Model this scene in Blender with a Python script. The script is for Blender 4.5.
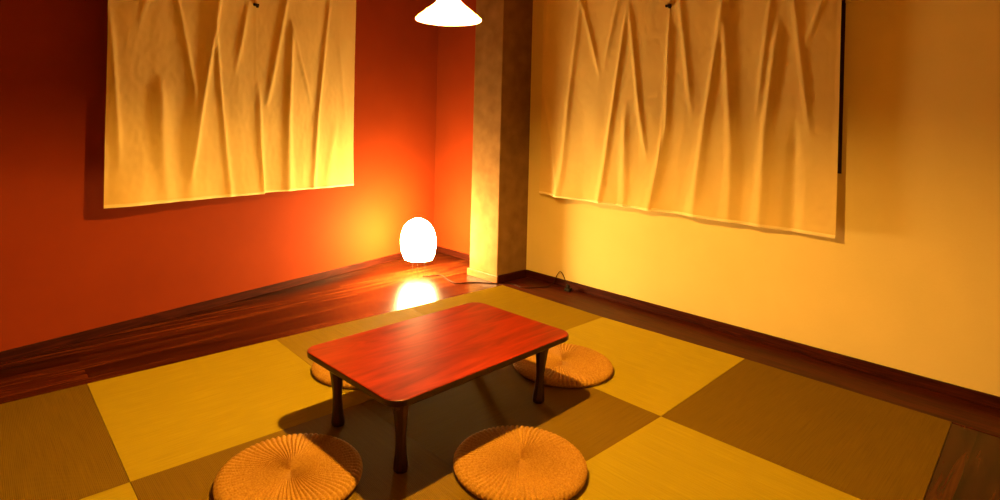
import bpy, bmesh, math, random
from math import sin, cos, pi, radians, sqrt, exp
from mathutils import Vector, Matrix, noise
for o in list(bpy.data.objects): bpy.data.objects.remove(o, do_unlink=True)
S = bpy.context.scene
COL = S.collection

# ------------------------------------------------------------------ camera
F_PX, CX, CY = 577.13, 477.56, 125.88
YAW, PITCH, ROLL = 0.82103, -0.0015931, 0.0249139
CAM = Vector((-3.12134, -3.01937, 1.19929))
fw = Vector((cos(PITCH)*cos(YAW), cos(PITCH)*sin(YAW), sin(PITCH)))
rt = fw.cross(Vector((0, 0, 1))).normalized(); up = rt.cross(fw)
r2 = rt*cos(ROLL)+up*sin(ROLL); u2 = -rt*sin(ROLL)+up*cos(ROLL)
cam = bpy.data.objects.new('camera', bpy.data.cameras.new('camera')); COL.objects.link(cam)
mw = Matrix((( r2.x, u2.x, -fw.x, CAM.x), (r2.y, u2.y, -fw.y, CAM.y), (r2.z, u2.z, -fw.z, CAM.z), (0, 0, 0, 1)))
cam.matrix_world = mw
cam.data.sensor_width = 36; cam.data.lens = F_PX*36/1000
cam.data.shift_x = (500-CX)/1000; cam.data.shift_y = -(250-CY)/1000
cam.data.clip_start = .02
S.camera = cam

# ------------------------------------------------------------------ world, exposure, light colour
S.view_settings.view_transform = 'Standard'; S.view_settings.look = 'None'
S.view_settings.gamma = 1; S.view_settings.use_curve_mapping = False
S.view_settings.exposure = 0.0
W = bpy.data.worlds.new('night'); S.world = W; W.use_nodes = True
W.node_tree.nodes['Background'].inputs[0].default_value = (.01, .006, .004, 1)
W.node_tree.nodes['Background'].inputs[1].default_value = .3
WARM = (1.0, .50, .085)
PAPER_LIGHT = (1.0, .64, .22)
BULB_STR = 7900.0       # pendant bulb
FLOOR_STR = 225.0       # floor lamp paper shade
# a third room lamp, outside the frame, on the side of the red wall
al = bpy.data.lights.new('side_room_lamp', 'AREA'); al.shape = 'DISK'; al.size = .22; al.energy = 1.3; al.color = WARM
ao = bpy.data.objects.new('side_room_lamp', al); COL.objects.link(ao)
ao.location = (-4.6, -.45, 1.75)
ao.rotation_euler = (Vector((-1.5, -1.2, 0))-Vector(ao.location)).to_track_quat('-Z', 'Y').to_euler()

BX, BY, RIMZ = -1.742, -1.365, 1.587      # pendant axis and rim height
ZF = -.006                                # wooden floor level; the mat tops are z = 0

# ------------------------------------------------------------------ materials
def newmat(name):
    m = bpy.data.materials.new(name); m.use_nodes = True
    nt = m.node_tree; b = nt.nodes['Principled BSDF']
    return m, nt, b
def N(nt, t, **kw):
    n = nt.nodes.new(t)
    for k, v in kw.items():
        if hasattr(n, k): setattr(n, k, v)
        else: n.inputs[k.replace('_', ' ')].default_value = v
    return n
def ramp(nt, fac, stops):
    r = nt.nodes.new('ShaderNodeValToRGB')
    el = r.color_ramp.elements
    while len(el) < len(stops): el.new(.5)
    for e, (p, c) in zip(el, stops): e.position = p; e.color = (*c, 1)
    nt.links.new(fac, r.inputs[0]); return r
def bump(nt, b, h, st, dist=.002):
    n = nt.nodes.new('ShaderNodeBump'); n.inputs['Strength'].default_value = st; n.inputs['Distance'].default_value = dist
    nt.links.new(h, n.inputs['Height']); nt.links.new(n.outputs[0], b.inputs['Normal']); return n
def coords(nt, scale=(1, 1, 1), rot=(0, 0, 0), loc=(0, 0, 0)):
    tc = nt.nodes.new('ShaderNodeTexCoord'); mp = nt.nodes.new('ShaderNodeMapping')
    mp.inputs['Scale'].default_value = scale; mp.inputs['Rotation'].default_value = rot; mp.inputs['Location'].default_value = loc
    nt.links.new(tc.outputs['Object'], mp.inputs[0]); return mp.outputs[0]
def noisy(name, c1, c2, scale=6, rough=.8, bst=.15, bscale=60, sc=(1, 1, 1), spec=.3, detail=5):
    m, nt, b = newmat(name)
    v = coords(nt, sc)
    n = N(nt, 'ShaderNodeTexNoise', Scale=scale, Detail=detail); nt.links.new(v, n.inputs['Vector'])
    r = ramp(nt, n.outputs[0], [(.3, c1), (.7, c2)]); nt.links.new(r.outputs[0], b.inputs['Base Color'])
    b.inputs['Roughness'].default_value = rough; b.inputs['Specular IOR Level'].default_value = spec; b.inputs['IOR'].default_value = 1.22
    if bst:
        n2 = N(nt, 'ShaderNodeTexNoise', Scale=bscale, Detail=3); nt.links.new(v, n2.inputs['Vector'])
        bump(nt, b, n2.outputs[0], bst)
    return m
def wood(name, dark, mid, light, grain=(1, 14, 14), scale=3.0, rough=.3, planks=None, coat=0, spec=.5, axis_rot=0, dist=1.5, pv=(.62, 1.3), ior=1.45):
    """wood with grain along local x; planks = (length, width) draws seams"""
    m, nt, b = newmat(name)
    v = coords(nt, (1, 1, 1), (0, 0, axis_rot))
    L = nt.links
    vec = v
    seam = None
    if planks:
        br = nt.nodes.new('ShaderNodeTexBrick')
        br.offset = .37; br.inputs['Scale'].default_value = 1
        br.inputs['Brick Width'].default_value = planks[0]; br.inputs['Row Height'].default_value = planks[1]
        br.inputs['Mortar Size'].default_value = .0016; br.inputs['Mortar Smooth'].default_value = .2
        br.inputs['Color1'].default_value = (0, 0, 0, 1); br.inputs['Color2'].default_value = (1, 1, 1, 1); br.inputs['Mortar'].default_value = (.5, .5, .5, 1)
        L.new(v, br.inputs['Vector'])
        add = nt.nodes.new('ShaderNodeVectorMath'); add.operation = 'MULTIPLY_ADD'
        add.inputs[1].default_value = (7.3, 3.1, 5.7); L.new(br.outputs['Color'], add.inputs[0]); L.new(v, add.inputs[2])
        vec = add.outputs[0]; seam = br
    mp = nt.nodes.new('ShaderNodeMapping'); mp.inputs['Scale'].default_value = grain; L.new(vec, mp.inputs[0])
    n = N(nt, 'ShaderNodeTexNoise', Scale=scale, Detail=7, Roughness=.6, Distortion=dist); L.new(mp.outputs[0], n.inputs['Vector'])
    r = ramp(nt, n.outputs[0], [(.32, dark), (.5, mid), (.68, light)])
    out = r.outputs[0]
    if seam:
        hs = nt.nodes.new('ShaderNodeHueSaturation')
        mr = N(nt, 'ShaderNodeMapRange'); mr.inputs['To Min'].default_value = pv[0]; mr.inputs['To Max'].default_value = pv[1]
        L.new(seam.outputs['Color'], mr.inputs[0]); L.new(mr.outputs[0], hs.inputs['Value']); L.new(out, hs.inputs['Color'])
        mx = nt.nodes.new('ShaderNodeMixRGB'); L.new(seam.outputs['Fac'], mx.inputs[0]); L.new(hs.outputs[0], mx.inputs[1]); mx.inputs[2].default_value = (.006, .003, .002, 1)
        out = mx.outputs[0]
    L.new(out, b.inputs['Base Color'])
    b.inputs['Roughness'].default_value = rough; b.inputs['Specular IOR Level'].default_value = spec
    b.inputs['IOR'].default_value = ior
    b.inputs['Coat Weight'].default_value = coat; b.inputs['Coat Roughness'].default_value = .12
    bump(nt, b, n.outputs[0], .12, .001)
    return m
def plain(name, c, rough=.5, metal=0, spec=.5):
    m, nt, b = newmat(name); v = coords(nt)
    n = N(nt, 'ShaderNodeTexNoise', Scale=30, Detail=2); nt.links.new(v, n.inputs['Vector'])
    r = ramp(nt, n.outputs[0], [(.3, tuple(x*.92 for x in c)), (.7, c)]); nt.links.new(r.outputs[0], b.inputs['Base Color'])
    b.inputs['Roughness'].default_value = rough; b.inputs['Metallic'].default_value = metal; b.inputs['Specular IOR Level'].default_value = spec
    return m
def emit(name, c, st, base=(.8, .8, .8)):
    m, nt, b = newmat(name); b.inputs['Base Color'].default_value = (*base, 1)
    b.inputs['Emission Color'].default_value = (*c, 1); b.inputs['Emission Strength'].default_value = st
    return m
def cloth(name, c, tr=.35, weave=900):
    m, nt, b = newmat(name); L = nt.links
    v = coords(nt)
    n = N(nt, 'ShaderNodeTexNoise', Scale=5, Detail=4); L.new(v, n.inputs['Vector'])
    r = ramp(nt, n.outputs[0], [(.3, tuple(x*.93 for x in c)), (.7, c)])
    sl = nt.nodes.new('ShaderNodeMapping'); sl.inputs['Scale'].default_value = (3, 3, 160); L.new(v, sl.inputs[0])
    n2 = N(nt, 'ShaderNodeTexNoise', Scale=3, Detail=3); L.new(sl.outputs[0], n2.inputs['Vector'])
    L.new(r.outputs[0], b.inputs['Base Color']); b.inputs['Roughness'].default_value = .9; b.inputs['Specular IOR Level'].default_value = .1
    bump(nt, b, n2.outputs[0], .1, .001)
    t = nt.nodes.new('ShaderNodeBsdfTranslucent'); L.new(r.outputs[0], t.inputs[0])
    mx = nt.nodes.new('ShaderNodeMixShader'); mx.inputs[0].default_value = tr
    L.new(b.outputs[0], mx.inputs[1]); L.new(t.outputs[0], mx.inputs[2]); L.new(mx.outputs[0], nt.nodes['Material Output'].inputs[0])
    return m
CREAM = noisy('cream_plaster', (.76, .62, .25), (.80, .65, .27), 3, .85, .25, 90)
RED = noisy('vermilion_plaster', (.225, .031, .005), (.25, .036, .006), 2.5, .8, .2, 80)
ORANGE = RED
CONC = noisy('mottled_concrete', (.18, .10, .035), (.25, .145, .055), 9, .8, .5, 40, detail=8)
CEIL = noisy('ceiling_board', (.34, .14, .04), (.40, .17, .05), 3, .8, .1, 40)
FLOORW = wood('lacquered_floorboards', (.016, .0022, .0006), (.05, .0095, .002), (.11, .028, .005), grain=(.6, 9, 1), planks=(2.6, .118), rough=.25, coat=0, spec=.5, ior=1.22, dist=.6, pv=(.35, 1.6))
BORDERW = wood('dark_border_board', (.020, .003, .001), (.05, .008, .0025), (.085, .014, .004), grain=(13, .8, 1), rough=.42, coat=0, spec=.5, ior=1.18)
BASEW = wood('dark_skirting_wood', (.020, .003, .001), (.04, .006, .002), (.07, .011, .004), grain=(1.2, 1.2, 16), rough=.5, spec=.5, ior=1.2)
SKIRTW = wood('orange_skirting_wood', (.16, .045, .008), (.24, .075, .014), (.32, .11, .022), grain=(2, 2, 16), rough=.4)
TABLEW = wood('red_varnished_wood', (.12, .0062, .001), (.21, .013, .0013), (.29, .021, .002), grain=(.9, 5.5, 4), scale=2.2, rough=.38, coat=0, dist=1.4, spec=.5, ior=1.3)
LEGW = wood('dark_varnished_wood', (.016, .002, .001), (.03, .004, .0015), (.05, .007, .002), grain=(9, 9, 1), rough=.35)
STRAW = noisy('plaited_straw', (.34, .17, .022), (.52, .29, .045), 160, .75, 0, spec=.25)
HEMC = cloth('doubled_cotton', (.93, .78, .40), .03)
CLOTH = cloth('undyed_cotton', (.86, .67, .26), .20)
METAL = plain('dark_wire', (.03, .02, .012), .6, .3, .2)
BLACK = plain('black_plastic', (.012, .008, .005), .6, 0, .15)
CORDM = plain('brown_cord', (.03, .010, .004), .7, 0, .1)
GLASSN = plain('night_glass', (.01, .008, .008), .08, 0, .5)
def rush(name, c1, c2, ax):
    m, nt, b = newmat(name); L = nt.links
    sc = (1.2, 60, 1) if ax == 0 else (60, 1.2, 1)
    v = coords(nt, sc)
    n = N(nt, 'ShaderNodeTexNoise', Scale=4, Detail=4); L.new(v, n.inputs['Vector'])
    r = ramp(nt, n.outputs[0], [(.3, c1), (.7, c2)]); L.new(r.outputs[0], b.inputs['Base Color'])
    b.inputs['Roughness'].default_value = .7; b.inputs['Specular IOR Level'].default_value = .4; b.inputs['IOR'].default_value = 1.2
    b.inputs['Sheen Weight'].default_value = 0
    return m
RUSH = [rush('lit_rush_lengthwise', (.33, .25, .007), (.40, .31, .010), 0), rush('lit_rush_crosswise', (.33, .25, .007), (.40, .31, .010), 1),  # one rush in lit, shaded and half-lit tones: weave shading put into the colour
        rush('shaded_rush_lengthwise', (.165, .100, .003), (.205, .125, .004), 0), rush('shaded_rush_crosswise', (.165, .100, .003), (.205, .125, .004), 1),
        rush('half_lit_rush_lengthwise', (.27, .19, .005), (.33, .23, .006), 0), rush('half_lit_rush_crosswise', (.27, .19, .005), (.33, .23, .006), 1)]

# ------------------------------------------------------------------ helpers
def tag(o, label=None, cat=None, group=None, kind=None):
    if label: o['label'] = label
    if cat: o['category'] = cat
    if group: o['group'] = group
    if kind: o['kind'] = kind
    return o
def obj(name, bm, mat, parent=None, smooth=False, bevel=0, segs=2):
    me = bpy.data.meshes.new(name); bmesh.ops.recalc_face_normals(bm, faces=bm.faces); bm.to_mesh(me); bm.free()
    me.materials.append(mat)
    if smooth:
        for p in me.polygons: p.use_smooth = True
    o = bpy.data.objects.new(name, me); COL.objects.link(o)
    if parent: o.parent = parent
    if bevel:
        md = o.modifiers.new('bevel', 'BEVEL'); md.width = bevel; md.segments = segs; md.limit_method = 'ANGLE'
    return o
def thing(name, label, cat, loc=(0, 0, 0), rz=0, group=None):
    o = bpy.data.objects.new(name, None); COL.objects.link(o); o.location = loc; o.rotation_euler = (0, 0, rz)
    o.empty_display_size = .05
    return tag(o, label, cat, group)
def box(bm, x0, x1, y0, y1, z0, z1, M=None):
    vs = [bm.verts.new(Vector(p) if M is None else M @ Vector(p)) for p in
          [(x0, y0, z0), (x1, y0, z0), (x1, y1, z0), (x0, y1, z0), (x0, y0, z1), (x1, y0, z1), (x1, y1, z1), (x0, y1, z1)]]
    for f in [(0, 1, 2, 3), (4, 5, 6, 7), (0, 1, 5, 4), (1, 2, 6, 5), (2, 3, 7, 6), (3, 0, 4, 7)]: bm.faces.new([vs[i] for i in f])
def B(*a, M=None):
    bm = bmesh.new(); box(bm, *a, M=M); return bm
def prism(pts, z0, z1, bm=None):
    bm = bm or bmesh.new()
    lo = [bm.verts.new((x, y, z0)) for x, y in pts]; hi = [bm.verts.new((x, y, z1)) for x, y in pts]
    bm.faces.new(lo); bm.faces.new(hi); n = len(pts)
    for i in range(n): bm.faces.new([lo[i], lo[(i+1) % n], hi[(i+1) % n], hi[i]])
    return bm
def lathe(prof, seg=48, c=(0, 0), bm=None, axis=None, closed=True):
    """prof = [(r, z)]; axis(z) -> (dx, dy) offset of the ring centre"""
    bm = bm or bmesh.new(); rings = []
    for r, z in prof:
        dx, dy = axis(z) if axis else (0, 0)
        if r < 1e-5: rings.append([bm.verts.new((c[0]+dx, c[1]+dy, z))])
        else: rings.append([bm.verts.new((c[0]+dx+r*cos(2*pi*k/seg), c[1]+dy+r*sin(2*pi*k/seg), z)) for k in range(seg)])
    for a, b in zip(rings, rings[1:]):
        for k in range(seg):
            k2 = (k+1) % seg
            if len(a) == 1 and len(b) == 1: continue
            if len(a) == 1: bm.faces.new([a[0], b[k2], b[k]])
            elif len(b) == 1: bm.faces.new([a[k], a[k2], b[0]])
            else: bm.faces.new([a[k], a[k2], b[k2], b[k]])
    if closed:
        if len(rings[0]) > 1: bm.faces.new(rings[0])
        if len(rings[-1]) > 1: bm.faces.new(rings[-1])
    return bm
def tube(pts, r, bm=None, seg=8, sub=6, radii=None):
    bm = bm or bmesh.new(); P = [Vector(p) for p in pts]
    if sub > 1 and len(P) > 2:   # Catmull-Rom
        Q = []
        for i in range(len(P)-1):
            a = P[max(i-1, 0)]; b = P[i]; c = P[i+1]; d = P[min(i+2, len(P)-1)]
            for k in range(sub):
                t = k/sub
                Q.append(.5*((2*b)+(c-a)*t+(2*a-5*b+4*c-d)*t*t+(3*b-a-3*c+d)*t**3))
        Q.append(P[-1]); P = Q
    rings = []; pn = None
    for i, p in enumerate(P):
        t = (P[min(i+1, len(P)-1)]-P[max(i-1, 0)]).normalized()
        n = (pn-t*pn.dot(t)) if pn else t.orthogonal()
        n.normalize(); pn = n; b = t.cross(n)
        rings.append([bm.verts.new(p+(n*cos(2*pi*k/seg)+b*sin(2*pi*k/seg))*r) for k in range(seg)])
    for a, b in zip(rings, rings[1:]):
        for k in range(seg): bm.faces.new([a[k], a[(k+1) % seg], b[(k+1) % seg], b[k]])
    bm.faces.new(rings[0]); bm.faces.new(rings[-1]); return bm

# ------------------------------------------------------------------ the room
P0 = Vector((-2.889, .578, 0)); D = Vector((.977, .214, 0)).normalized(); NI = Vector((D.y, -D.x, 0))   # red wall: start, direction, normal into the room
RX = .345                                   # right wall plane
H = 2.55
XL, YB = -4.7, -4.0                         # the walls out of view
def MW(off=0):                              # local (s, out of wall, z) -> world for the red wall
    o = P0+NI*off
    return Matrix(((D.x, NI.x, 0, o.x), (D.y, NI.y, 0, o.y), (0, 0, 1, 0), (0, 0, 0, 1)))
sC = (RX-P0.x)/D.x; yC = P0.y+D.y*sC         # far corner
sL = (XL-P0.x)/D.x; yL = P0.y+D.y*sL
def wall_hole(bm, u0, u1, t0, t1, h0, h1, w0, w1, z0, z1, M):
    """wall from u0..u1, thickness t0..t1, with an opening w0..w1 x z0..z1"""
    box(bm, u0, w0, t0, t1, h0, h1, M=M); box(bm, w1, u1, t0, t1, h0, h1, M=M)
    box(bm, w0, w1, t0, t1, h0, z0, M=M); box(bm, w0, w1, t0, t1, z1, h1, M=M)
# structure: floor
bm = prism([(XL, YB), (.02, YB), (.02, YB+.01), (RX+.02, YB+.01), (RX+.02, yC+.02), (XL, yL+.02)], -.09, ZF)
tag(obj('floor', bm, FLOORW), kind='structure')
bm = prism([(.021, YB), (RX, YB), (RX, .06), (-.001, .06), (-.001, .012), (-.017, -.90), (.017, -1.7716), (.021, -2.6244)], ZF-.004, ZF+.0025)
tag(obj('trim_1', bm, BORDERW), kind='structure')
bm = prism([(XL-.1, YB-.1), (RX+.1, YB-.1), (RX+.1, yC+.15), (XL-.1, yL+.15)], H, H+.08)
tag(obj('ceiling', bm, CEIL), kind='structure')
WZ0, WZ1 = .99, 2.22
LW = (.55, 2.12); RWy = (-2.108, -.16)
bm = bmesh.new(); wall_hole(bm, sL-.1, sC+.12, -.12, 0, -.09, H, LW[0], LW[1], WZ0, WZ1, MW())
tag(obj('wall_left', bm, RED), kind='structure')
MR = Matrix(((0, 1, 0, RX), (1, 0, 0, 0), (0, 0, 1, 0), (0, 0, 0, 1)))     # local (y, outwards, z)
bm = bmesh.new(); wall_hole(bm, YB-.1, .27, 0, .12, -.09, H, RWy[0], RWy[1], WZ0, WZ1, MR)
tag(obj('wall_right', bm, CREAM), kind='structure')
bm = B(RX, RX+.12, .27, yC+.2, -.09, H); tag(obj('wall_alcove', bm, RED), kind='structure')
bm = B(XL-.1, XL, YB-.1, yL+.1, -.09, H); tag(obj('wall_side', bm, CREAM), kind='structure')
bm = B(XL, RX, YB-.1, YB, -.09, H); tag(obj('wall_back', bm, CREAM), kind='structure')
# skirting
bm = B(sL, sC-.012, 0, .012, ZF, .045, M=MW()); tag(obj('baseboard_left', bm, BASEW, bevel=.002), kind='structure')
bm = B(RX-.014, RX, YB, .08, ZF, .05); tag(obj('baseboard_right', bm, BASEW, bevel=.002), kind='structure')
bm = B(RX-.014, RX, .47, yC-.012, ZF, .045); tag(obj('baseboard_alcove', bm, BASEW, bevel=.002), kind='structure')
# pillar
PX0, PY0, PY1 = .016, .088, .405
tag(obj('pillar', B(PX0, RX+.02, PY0, PY1, -.05, H), CONC, bevel=.006), 'square bare concrete pillar in the far corner', 'pillar', kind='structure')
tag(obj('trim_2', B(PX0-.014, PX0, PY0-.012, PY1+.012, ZF, .047), SKIRTW, bevel=.002), kind='structure')
tag(obj('trim_3', B(PX0, RX-.014, PY0-.012, PY0, ZF, .052), BASEW, bevel=.002), kind='structure')
# picture rail right of the window
tag(obj('trim_4', B(RX-.012, RX, YB, RWy[0]-.0, 1.885, 1.96), CREAM, bevel=.002), kind='structure')
# windows: frame, glazing bars, dark panes
def window(n, w, M, sgn):
    fr = bmesh.new(); a, b = w; o0, o1 = (.02*sgn, .10*sgn); lo, hi = min(o0, o1), max(o0, o1)
    t = .035
    box(fr, a, a+t, lo, hi, WZ0, WZ1, M=M); box(fr, b-t, b, lo, hi, WZ0, WZ1, M=M)
    box(fr, a+t, b-t, lo, hi, WZ0, WZ0+t, M=M); box(fr, a+t, b-t, lo, hi, WZ1-t, WZ1, M=M)
    c = (a+b)/2; box(fr, c-.02, c+.02, lo+.01, hi-.01, WZ0+t, WZ1-t, M=M)
    o = tag(obj('window_%d' % n, fr, LEGW), kind='structure')
    mid = (lo+hi)/2
    for u0, u1 in ((a+t, c-.02), (c+.02, b-t)):
        obj('pane', B(u0, u1, mid-.003, mid+.003, WZ0+t, WZ1-t, M=M), GLASSN, o)
window(1, LW, MW(), -1); window(2, RWy, MR, 1)

# ------------------------------------------------------------------ tatami mats
MS = .88
GRID = {(0, 0): (-.004, .012), (1, 0): (-.8668, .0135), (2, 0): (-1.7551, .0245), (3, 0): (-2.6207, .0383), (4, 0): (-3.50, .050),
        (0, 1): (-.0201, -.9018), (1, 1): (-.893, -.893), (2, 1): (-1.7904, -.8977), (3, 1): (-2.6447, -.8753), (4, 1): (-3.53, -.865),
        (0, 2): (.0142, -1.7716), (1, 2): (-.8914, -1.7959), (2, 2): (-1.785, -1.780), (3, 2): (-2.66, -1.765), (4, 2): (-3.54, -1.75),
        (0, 3): (.0177, -2.6244), (1, 3): (-.880, -2.656), (2, 3): (-1.79, -2.67)}
def mat_mesh(i, j, ax, mat):
    """one mat: ridges of rush running along x (ax 0) or y (ax 1), on a slab"""
    bm = bmesh.new(); g = .0010; n = 176; dpt = .0022
    A, Bq, Cq, Dq = [Vector(GRID[k]) for k in ((i+1, j+1), (i, j+1), (i, j), (i+1, j))]
    o = Vector(GRID[(i, j)])
    def P(u, v, z):
        u = g+(1-2*g)*u; v = g+(1-2*g)*v
        p = A*(1-u)*(1-v)+Bq*u*(1-v)+Cq*u*v+Dq*(1-u)*v-o
        return bm.verts.new((p.x, p.y, z))
    prof = []
    for k in range(n):
        for t in (0, .25, .5, .75): prof.append(((k+t)/n, -dpt+dpt*abs(sin(pi*t))**.8))
    prof.append((1, -dpt))
    rows = [(P(0, p, z), P(1, p, z)) if ax == 0 else (P(p, 0, z), P(p, 1, z)) for p, z in prof]
    for r, q in zip(rows, rows[1:]): bm.faces.new([r[0], q[0], q[1], r[1]])
    lo = [P(u, v, ZF+.0002) for u, v in ((0, 0), (1, 0), (1, 1), (0, 1))]; hi = [P(u, v, -dpt-.0002) for u, v in ((0, 0), (1, 0), (1, 1), (0, 1))]
    bm.faces.new(lo); bm.faces.new(hi)
    for k in range(4): bm.faces.new([lo[k], lo[(k+1) % 4], hi[(k+1) % 4], hi[k]])
    me = bpy.data.meshes.new('tatami_mat'); bmesh.ops.recalc_face_normals(bm, faces=bm.faces); bm.to_mesh(me); bm.free()
    me.materials.append(mat)
    for q, pl in enumerate(me.polygons): pl.use_smooth = q < 4*n
    ob = bpy.data.objects.new('tatami_mat', me); COL.objects.link(ob); ob.location = (o.x, o.y, 0)
    return ob
LIT_MATS = {(2, 0), (0, 1), (1, 2), (3, 1)}  # mats whose weave catches the light, painted in the brighter tone
mats = {
 (0, 0): 'square rush mat in the far corner at the foot of the pillar',
 (0, 1): 'bright square rush mat by the cream wall, behind the right-hand cushion',
 (0, 2): 'dark olive square rush mat at the right end with a free outer corner',
 (1, 0): 'square rush mat behind the low table, nearest the boards before the paper lamp',
 (1, 1): 'square rush mat in deep shade under the right half of the low table',
 (1, 2): 'bright square rush mat at the bottom right, empty, in front of the table',
 (2, 0): 'bright bare square rush mat between red wall boards and left end of table',
 (2, 1): 'square rush mat under the left cushion and the front table leg',
 (3, 0): 'dull olive square rush mat at the left edge beside the red wall boards',
 (3, 1): 'square rush mat in the bottom left corner, only its tip in view',
}
for (i, j), lab in mats.items():
    o = mat_mesh(i, j, (i+j) % 2, RUSH[(i+j) % 2+(0 if (i, j) in LIT_MATS else 4 if (i, j) in ((0, 0), (1, 0)) else 2)])
    tag(o, lab, 'tatami mat', 'square tatami mats laid in a checkerboard')

# ------------------------------------------------------------------ low table
TC = Vector((-1.570, -1.186, 0)); TH = .30; TLX, TLY = .484, .306; TR = radians(1.6)
table = thing('low_table', 'low red-brown varnished wooden table with rounded corners in the middle of the mats', 'table', TC, TR)
def rrect(hx, hy, r, n=10):
    pts = []
    for cx, cy, a in ((hx-r, hy-r, 0), (-hx+r, hy-r, 90), (-hx+r, -hy+r, 180), (hx-r, -hy+r, 270)):
        for k in range(n+1):
            t = radians(a+90*k/n); pts.append((cx+r*cos(t), cy+r*sin(t)))
    return pts
def table_top():
    bm = bmesh.new(); prev = None
    layers = [(-.010, TH-.0265), (-.003, TH-.024), (0, TH-.020), (0, TH-.005), (-.0015, TH-.0015), (-.005, TH)]
    for ins, z in layers:
        ring = [bm.verts.new((x, y, z)) for x, y in rrect(TLX+ins, TLY+ins, .062+ins)]
        if prev:
            for k in range(len(ring)): bm.faces.new([prev[k], prev[(k+1) % len(ring)], ring[(k+1) % len(ring)], ring[k]])
        else: bm.faces.new(ring)
        prev = ring
    bm.faces.new(prev)
    return bm
tt = obj('tabletop', table_top(), TABLEW, table)
tt.data.materials.append(LEGW)          # shade on the sides and underside, painted in with the dark leg wood
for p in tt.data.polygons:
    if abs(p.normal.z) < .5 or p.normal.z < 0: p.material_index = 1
# apron: four rails with a stepped end
AX, AY = .395, .220
az0, az1 = TH-.072, TH-.031
for sg in (-1, 1):
    obj('long_apron', B(-AX-.03, AX+.03, sg*AY-.010, sg*AY+.010, az0, az1), LEGW, table, bevel=.003)
    obj('short_apron', B(sg*AX-.010, sg*AX+.010, -AY+.0105, AY-.0105, az0, az1), LEGW, table, bevel=.003)
def leg_bm(sx, sy):
    # slim waist, flared octagonal foot, leaning slightly inwards
    prof = [(.030, TH-.031), (.030, TH-.066), (.0275, TH-.080), (.0225, .175), (.0185, .13), (.0180, .10), (.0205, .06), (.0245, .03), (.0262, .012), (.0245, .001)]
    bm = bmesh.new(); rings = []
    for r, z in prof:
        k = (TH-.03-z)/(TH-.03)
        cx, cy = sx*(.384-.012*k), sy*(.210-.006*k)
        rings.append([bm.verts.new((cx+r*1.05*cos(pi/8+a*pi/4), cy+r*1.05*sin(pi/8+a*pi/4), z)) for a in range(8)])
    bm.faces.new(rings[0]); bm.faces.new(rings[-1])
    for a, b in zip(rings, rings[1:]):
        for k in range(8): bm.faces.new([a[k], a[(k+1) % 8], b[(k+1) % 8], b[k]])
    return bm
for sx in (-1, 1):
    for sy in (-1, 1): obj('leg', leg_bm(sx, sy), LEGW, table, bevel=.0025)

# ------------------------------------------------------------------ straw cushions
def cushion_mesh(R0=.24, T=.034):
    bm = bmesh.new(); NR, NA = 110, 576; coil = R0/15.5; bands = 120
    rows = []
    def h(r, a):
        k = r/coil
        ring = abs(sin(pi*(k-a/(2*pi))))            # spiral coil
        ray = abs(sin(36*a+1.1*sin(r*26)))**.8      # plaited rays
        st = abs(sin(pi*r/.0085+36*a))              # stitches across each ray
        e = min(1, r/(.22*R0))
        return (.0008*ring+0.0085*ray*(.72+.28*st))*e
    c = bm.verts.new((0, 0, T-.004))
    for i in range(1, NR+1):
        r = R0*i/NR; row = []
        for k in range(NA):
            a = 2*pi*k/NA; q = r/R0
            dome = T-.004-.003*q*q
            if q > .9: dome -= .012*((q-.9)/.1)**2.2
            row.append(bm.verts.new((r*cos(a), r*sin(a), dome+h(r, a))))
        rows.append(row)
    for k in range(NA): bm.faces.new([c, rows[0][k], rows[0][(k+1) % NA]])
    for a, b in zip(rows, rows[1:]):
        for k in range(NA): bm.faces.new([a[k], a[(k+1) % NA], b[(k+1) % NA], b[k]])
    last = rows[-1]
    for q, z in ((1.004, .018), (1.0, .011), (.975, .004), (.94, .0012)):
        row = [bm.verts.new((R0*q*cos(2*pi*k/NA), R0*q*sin(2*pi*k/NA), z+.0008*sin(k*1.2))) for k in range(NA)]
        for k in range(NA): bm.faces.new([last[k], last[(k+1) % NA], row[(k+1) % NA], row[k]])
        last = row
    bm.faces.new(last)
    bmesh.ops.recalc_face_normals(bm, faces=bm.faces)
    me = bpy.data.meshes.new('straw_cushion'); bm.to_mesh(me); bm.free(); me.materials.append(STRAW)
    for p in me.polygons: p.use_smooth = True
    return me
CM = cushion_mesh()
for x, y, s, rz, lab in (
    (-1.611, -1.658, .972, .3, 'round straw cushion before the long side of the table, right of the front leg'),
    (-.822, -1.215, 1.03, 1.1, 'round straw cushion off the right end of the table, nearest the cream wall'),
    (-2.243, -1.200, .985, 2.5, 'round straw cushion left of the front table leg, cut by the photo bottom'),
    (-1.590, -.595, 1.0, 4.0, 'round straw cushion almost hidden behind the low table, only a sliver showing')):
    o = bpy.data.objects.new('straw_cushion', CM); COL.objects.link(o)
    o.location = (x, y, .0); o.rotation_euler = (0, 0, rz); o.scale = (s, s, 1)
    tag(o, lab, 'cushion', 'straw cushions around the low table')

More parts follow.
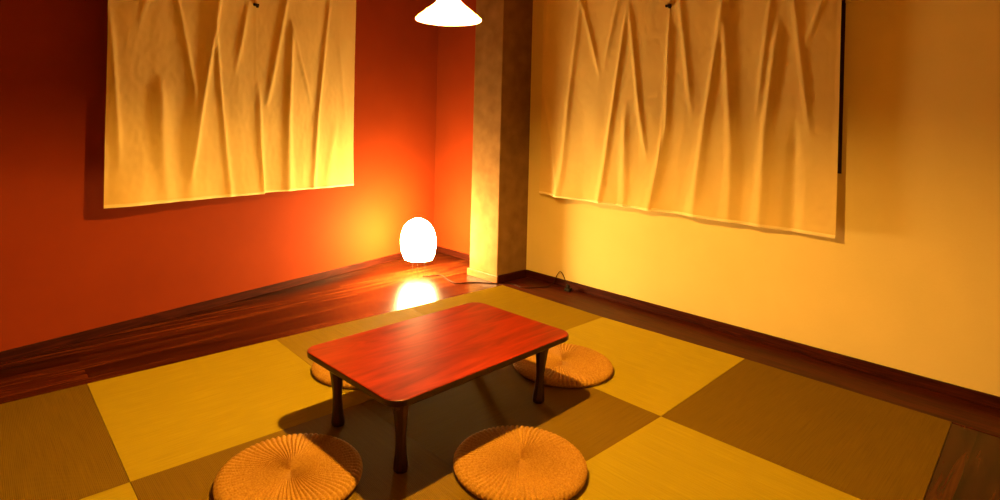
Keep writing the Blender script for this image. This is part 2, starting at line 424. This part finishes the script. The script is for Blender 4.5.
# ------------------------------------------------------------------ split curtains
LF = [([(0.775, 1.891), (0.841, 1.604), (0.901, 1.314)], .012, .016), ([(1.034, 1.94), (0.98, 1.559), (0.931, 1.23), (0.884, 0.853)], .020, .020),
      ([(1.023, 1.682), (1.074, 1.253), (1.141, 0.76)], .013, .013), ([(1.213, 1.792), (1.164, 1.521)], .012, .016),
      ([(0.697, 1.269), (0.709, 1.008), (0.744, 0.70)], .020, .035), ([(1.524, 1.972), (1.399, 1.292)], .016, .022),
      ([(1.581, 1.722), (1.571, 1.201), (1.584, 0.70)], .024, .026), ([(1.632, 1.728), (1.766, 1.344)], .013, .016),
      ([(1.914, 1.974), (1.831, 1.206), (1.803, 0.735)], .020, .018), ([(0.436, 1.577), (0.485, 0.953)], .014, .018),
      ([(0.611, 1.859), (0.572, 1.684)], .008, .02), ([(1.346, 1.263), (1.383, 0.71)], .012, .014),
      ([(2.052, 1.674), (2.118, 1.212)], .008, .02), ([(0.892, 1.307), (0.88, 0.763)], .010, .03), ([(1.992, 1.057), (1.933, 0.72)], .010, .03)]
RF = [([(0.44, 2.13), (0.353, 1.401), (0.3, 0.70)], .022, .024), ([(0.134, 1.328), (0.278, 0.75)], .014, .016),
      ([(0.469, 2.053), (0.614, 1.574)], .014, .016), ([(0.741, 2.018), (0.654, 1.643)], .013, .018),
      ([(0.809, 1.873), (0.723, 1.257), (0.656, 0.70)], .019, .018), ([(0.863, 1.901), (0.94, 1.326), (1.001, 1.029)], .015, .018),
      ([(0.837, 1.19), (0.843, 0.70)], .015, .022), ([(1.144, 1.774), (1.138, 1.229), (1.045, 0.70)], .016, .018),
      ([(1.221, 1.925), (1.304, 1.325)], .012, .02), ([(1.477, 1.893), (1.389, 1.234), (1.338, 0.72)], .018, .02),
      ([(1.503, 1.801), (1.557, 1.089), (1.56, .70)], .018, .026), ([(1.751, 1.86), (1.694, 1.296)], .012, .018),
      ([(1.787, 1.66), (1.74, 1.211), (1.725, 0.69)], .020, .022), ([(1.891, 1.843), (1.971, 1.19)], .010, .018),
      ([(2.003, 1.855), (1.945, 1.674)], .010, .016), ([(1.893, 1.106), (1.894, 0.669)], -.014, .025), ([(0.127, 2.174), (0.102, 1.714)], .010, .02)]
def fold_h(F, s, z):
    h = 0
    for pts, amp, w in F:
        zt, zb = pts[0][1], pts[-1][1]
        # distance along s to the polyline at this height
        if z > zt: c = pts[0][0]+(pts[0][0]-pts[1][0])/(pts[0][1]-pts[1][1])*(z-zt); e = max(0, 1-(z-zt)/.22)
        elif z < zb: c = pts[-1][0]; e = max(0, 1-(zb-z)/.16) if zb > .8 else 1
        else:
            e = 1
            for (s0, z0), (s1, z1) in zip(pts, pts[1:]):
                if z1 <= z <= z0: t = (z0-z)/(z0-z1); c = s0+(s1-s0)*t; break
        if zb > .8: e *= min(1, max(0, (z-zb+.12)/.32))
        e = e*e*(3-2*e)
        spread = 1+ (.9*max(0, (1.3-z))/.6 if zb < .8 else 0)
        ww = .85*w*spread
        d = (s-c)/ww
        if abs(d) < 5: h += 1.0*amp*e*(.75*exp(-abs(d)**1.8)+.25*exp(-(d/2.4)**2))
    return h
def panel(name, F, s0, s1, z0, z1, top, tos, seed, slit_side, base, mf, fmap):
    """cloth panel: s across, z down; thickened sheet"""
    bm = bmesh.new(); NS = int((s1-s0)/.009); NZ = 120; th = .0012
    def pt(s, z, extra=0):
        low = .010*noise.noise(Vector((s*2.6+seed, z*.8, 0)))+.004*noise.noise(Vector((s*9+seed, z*2.5, 3)))
        low += .0016*noise.noise(Vector((s*34+seed, z*26, 9)))
        b = max(0, (1.15-z)/.45); low += .042*b*b*(noise.noise(Vector((s*3.6+seed*2, 5.1, 0)))+.25)
        return tos(s, base(s)+fold_h(F, fmap(s), z)+low+extra, z)
    front = []; back = []
    for i in range(NZ+1):
        fr = []; bk = []
        for k in range(NS+1):
            u = k/NS; zb = z0+(z1-z0)*u
            z = zb+(top-zb)*i/NZ
            s = s0+(s1-s0)*u
            wgt = u if slit_side > 0 else 1-u      # the slit leans a little
            s += wgt*(mf(z)+.004*slit_side)
            e = .0012*(1 if (i < 3 or k < 2 or k > NS-2) else 0)
            fr.append(bm.verts.new(pt(s, z, e))); bk.append(bm.verts.new(pt(s, z, -th)))
        front.append(fr); back.append(bk)
    for i in range(NZ):
        for k in range(NS):
            bm.faces.new([front[i][k], front[i][k+1], front[i+1][k+1], front[i+1][k]])
    # single-sided sheet with a turned hem edge keeps the cloth thin and translucent
    for r in back:
        for v in r: bm.verts.remove(v)
    return bm
def curtain(label, F, a, m, b, za, zb, tos, seed, clipz, mf, base, fmap, name='split_curtain'):
    zm = za+(zb-za)*(m-a)/(b-a)
    loc = tos(m, 0, 0)
    t = thing(name, label, 'curtain', loc, 0, 'cotton split curtains over the windows')
    inv = Matrix.Translation(-Vector(loc))
    for (s0, s1, z0, z1, sd, side) in ((a, m-.001, za, zm-.002, seed, 1), (m+.001, b, zm+.004, zb, seed+7, -1)):
        bm = panel('panel', F, s0, s1, z0, z1, 2.40, tos, sd, side, lambda q, sd=side: base(q)+(.003 if sd > 0 else 0), mf, fmap)
        bmesh.ops.transform(bm, matrix=inv, verts=bm.verts)
        o = obj('panel', bm, CLOTH, t, smooth=True)
        # stitched bottom hem, a doubled band standing just proud of the cloth
        hb = bmesh.new(); n = int((s1-s0)/.009); prev = None
        def pt2(s, z, off, u, sd=sd, side=side):
            low = .010*noise.noise(Vector((s*2.6+sd, z*.8, 0)))+.004*noise.noise(Vector((s*9+sd, z*2.5, 3)))+.0016*noise.noise(Vector((s*34+sd, z*26, 9)))
            b_ = max(0, (1.15-z)/.45); low += .042*b_*b_*(noise.noise(Vector((s*3.6+sd*2, 5.1, 0)))+.25)
            return tos(s, base(s)+(.003 if side > 0 else 0)+fold_h(F, fmap(s), z)+low+off, z)
        for k in range(n+1):
            u = k/n; zz = z0+(z1-z0)*u; s = s0+(s1-s0)*u+(u if side > 0 else 1-u)*(mf(zz)+.004*side)
            row = [hb.verts.new(pt2(s, zz+.016, .0004, u)), hb.verts.new(pt2(s, zz+.015, .0022, u)), hb.verts.new(pt2(s, zz-.001, .0026, u)), hb.verts.new(pt2(s, zz-.002, .0004, u))]
            if prev:
                for q in range(3): hb.faces.new([prev[q], prev[q+1], row[q+1], row[q]])
            prev = row
        bmesh.ops.transform(hb, matrix=inv, verts=hb.verts)
        obj('hem', hb, HEMC, o, smooth=True)
    # small dark clip holding the cloth together at the top of the slit
    cb = bmesh.new(); c = tos(m-.004, base(m)+fold_h(F, fmap(m), clipz)+.012, clipz)-Vector(loc)
    ux = (tos(1, 0, 0)-tos(0, 0, 0)).normalized(); ny = (tos(0, 1, 0)-tos(0, 0, 0)).normalized()
    MM = Matrix(((ux.x, ny.x, 0, c.x), (ux.y, ny.y, 0, c.y), (0, 0, 1, c.z), (0, 0, 0, 1)))
    box(cb, -.018, .018, -.012, .006, -.008, .009, M=MM)
    box(cb, .002, .016, -.010, .004, -.016, -.008, M=MM)
    obj('clip', cb, BLACK, t, bevel=.003)
    # tension rod carrying it, above the picture
    r0, r1 = tos(a-.03, base(a)-.018, 2.385)-Vector(loc), tos(b+.03, base(b)-.018, 2.385)-Vector(loc)
    obj('curtain_rod', tube([r0, r1], .009, seg=12, sub=1), METAL, t, smooth=True)
    for s in (a-.02, b+.02):
        p0, p1 = tos(s, .0, 2.385)-Vector(loc), tos(s, base(s)-.018, 2.385)-Vector(loc)
        obj('rod_bracket', tube([p0, p1], .007, seg=10, sub=1), METAL, t)
    return t
def tosL(s, off, z): p = P0+D*s+NI*off; return Vector((p.x, p.y, z))
def tosR(s, off, z): return Vector((RX-off, -s, z))
def baseL(s): return .158-.088*(s-.370)/1.819      # it hangs further off the wall at its left end
def baseR(s): return .060
def mapL(s): return .416+(s-.370)*1.791/1.819
curtain('pale cotton split curtain hanging on the red wall', LF, .370, 1.268, 2.189, .7185, .7013, tosL, 1.3, 1.945, lambda z: .085*min(1, max(0, (1.95-z)/1.25))**1.6, baseL, mapL)
curtain('pale cotton split curtain hanging on the cream wall', RF, .0855, 1.138, 2.106, .684, .659, tosR, 4.1, 1.992, lambda z: -.078*min(1, max(0, (1.95-z)/1.27))**2, baseR, lambda s: s)

# ------------------------------------------------------------------ pendant lamp
pend = thing('pendant_lamp', 'white conical glass pendant lamp hanging from the ceiling above the low table', 'lamp', (BX, BY, RIMZ))
m, nt, b = newmat('opal_glass'); b.inputs['Base Color'].default_value = (.85, .85, .85, 1); b.inputs['Roughness'].default_value = .25
tr = nt.nodes.new('ShaderNodeBsdfTranslucent'); tr.inputs[0].default_value = (.95, .55, .24, 1)
mx = nt.nodes.new('ShaderNodeMixShader'); mx.inputs[0].default_value = .52
nt.links.new(b.outputs[0], mx.inputs[1]); nt.links.new(tr.outputs[0], mx.inputs[2]); nt.links.new(mx.outputs[0], nt.nodes['Material Output'].inputs[0])
OPAL = m
sh = [(.1215, 0), (.1215, .004), (.112, .014), (.094, .028), (.074, .043), (.055, .058), (.042, .072), (.034, .090), (.030, .115), (.029, .150)]
o = obj('lamp_shade', lathe(sh, 64, closed=False), OPAL, pend, smooth=True)
BULBM = emit('bulb_glow', WARM, BULB_STR)
pr = [(0, .012)]+[(.026*sin(pi*k/12), .038-.026*cos(pi*k/12)) for k in range(1, 10)]+[(.014, .072), (.013, .082)]
obj('light_bulb', lathe(pr, 24), BULBM, pend, smooth=True)
obj('lamp_socket', lathe([(.018, .083), (.018, .135), (.0285, .15), (.031, .152), (.031, .165), (.012, .185), (.006, .2)], 32), BLACK, pend, smooth=False)
obj('cord', lathe([(.0032, .199), (.0032, H-RIMZ-.02)], 10), CORDM, pend)
obj('ceiling_rose', lathe([(.01, H-RIMZ-.035), (.045, H-RIMZ-.03), (.05, H-RIMZ)], 32), BLACK, pend)

# ------------------------------------------------------------------ floor lamp
LX, LY = -.314, .645
fl = thing('paper_floor_lamp', 'glowing egg-shaped paper lamp on thin wire legs on the boards in the far corner', 'lamp', (LX, LY, ZF))
PAPER = emit('glowing_paper', PAPER_LIGHT, FLOOR_STR, (.8, .75, .65))
def egg(z):       # z 0..1
    return .137*(sin(pi*min(1, max(0, .12+.88*z))**.86))**.62 if z < .999 else 0
prof = []
n = 40
for k in range(n+1):
    t = k/n
    r = .140*max(0, 1-abs((t-.42)/(.58 if t > .42 else .66))**(2.2 if t > .42 else 2.1))**.5
    r *= 1+.012*abs(sin(pi*k/2))
    prof.append((max(r, .02), .128+.322*t))
shade = obj('lamp_shade', lathe(prof, 48, closed=True, axis=lambda z: (-.010*(z-.11)/.34, .008*(z-.11)/.34)), PAPER, fl, smooth=True)
rg = bmesh.new()
tube([(.05*cos(2*pi*k/24), .05*sin(2*pi*k/24), .124) for k in range(25)], .0016, bm=rg, seg=6, sub=1)
obj('wire_ring', rg, METAL, fl, smooth=True)
for k in range(3):
    a = radians(-133+120*k)
    obj('leg', tube([(.05*cos(a), .05*sin(a), .130), (.058*cos(a), .058*sin(a), .05), (.066*cos(a), .066*sin(a), .0015)], .0016, seg=6), METAL, fl, smooth=True)

# ------------------------------------------------------------------ cord along the floor with its plug
zc = ZF+.0035
cord = [(LX+.01, LY-.05, zc), (-.30, .57, zc), (-.188, .514, zc), (-.225, .39, zc), (-.245, .275, zc), (-.17, .235, zc), (-.094, .184, zc), (-.03, .10, zc), (.035, .045, zc+.002),
        (.075, -.03, zc+.003), (.062, -.127, zc+.003), (.13, -.185, zc+.003), (.215, -.225, zc+.003), (.285, -.235, .012), (.318, -.25, .075), (.322, -.275, .108), (.315, -.305, .098), (.300, -.345, .060), (.285, -.375, .040)]
cb = tube(cord, .0032, seg=8, sub=8)
tag(obj('lamp_cord', cb, CORDM, smooth=True), 'thin brown power cord from the paper lamp past the pillar to the wall', 'cord')
pl = thing('floor_socket', 'small black floor socket with a plug on the border board below the cream wall', 'socket', (.275, -.392, ZF+.0025), .1)
obj('socket_body', B(-.020, .020, -.022, .022, 0, .022), BLACK, pl, bevel=.004)
obj('plug', B(-.010, .010, -.008, .014, .022, .046), BLACK, pl, bevel=.003)
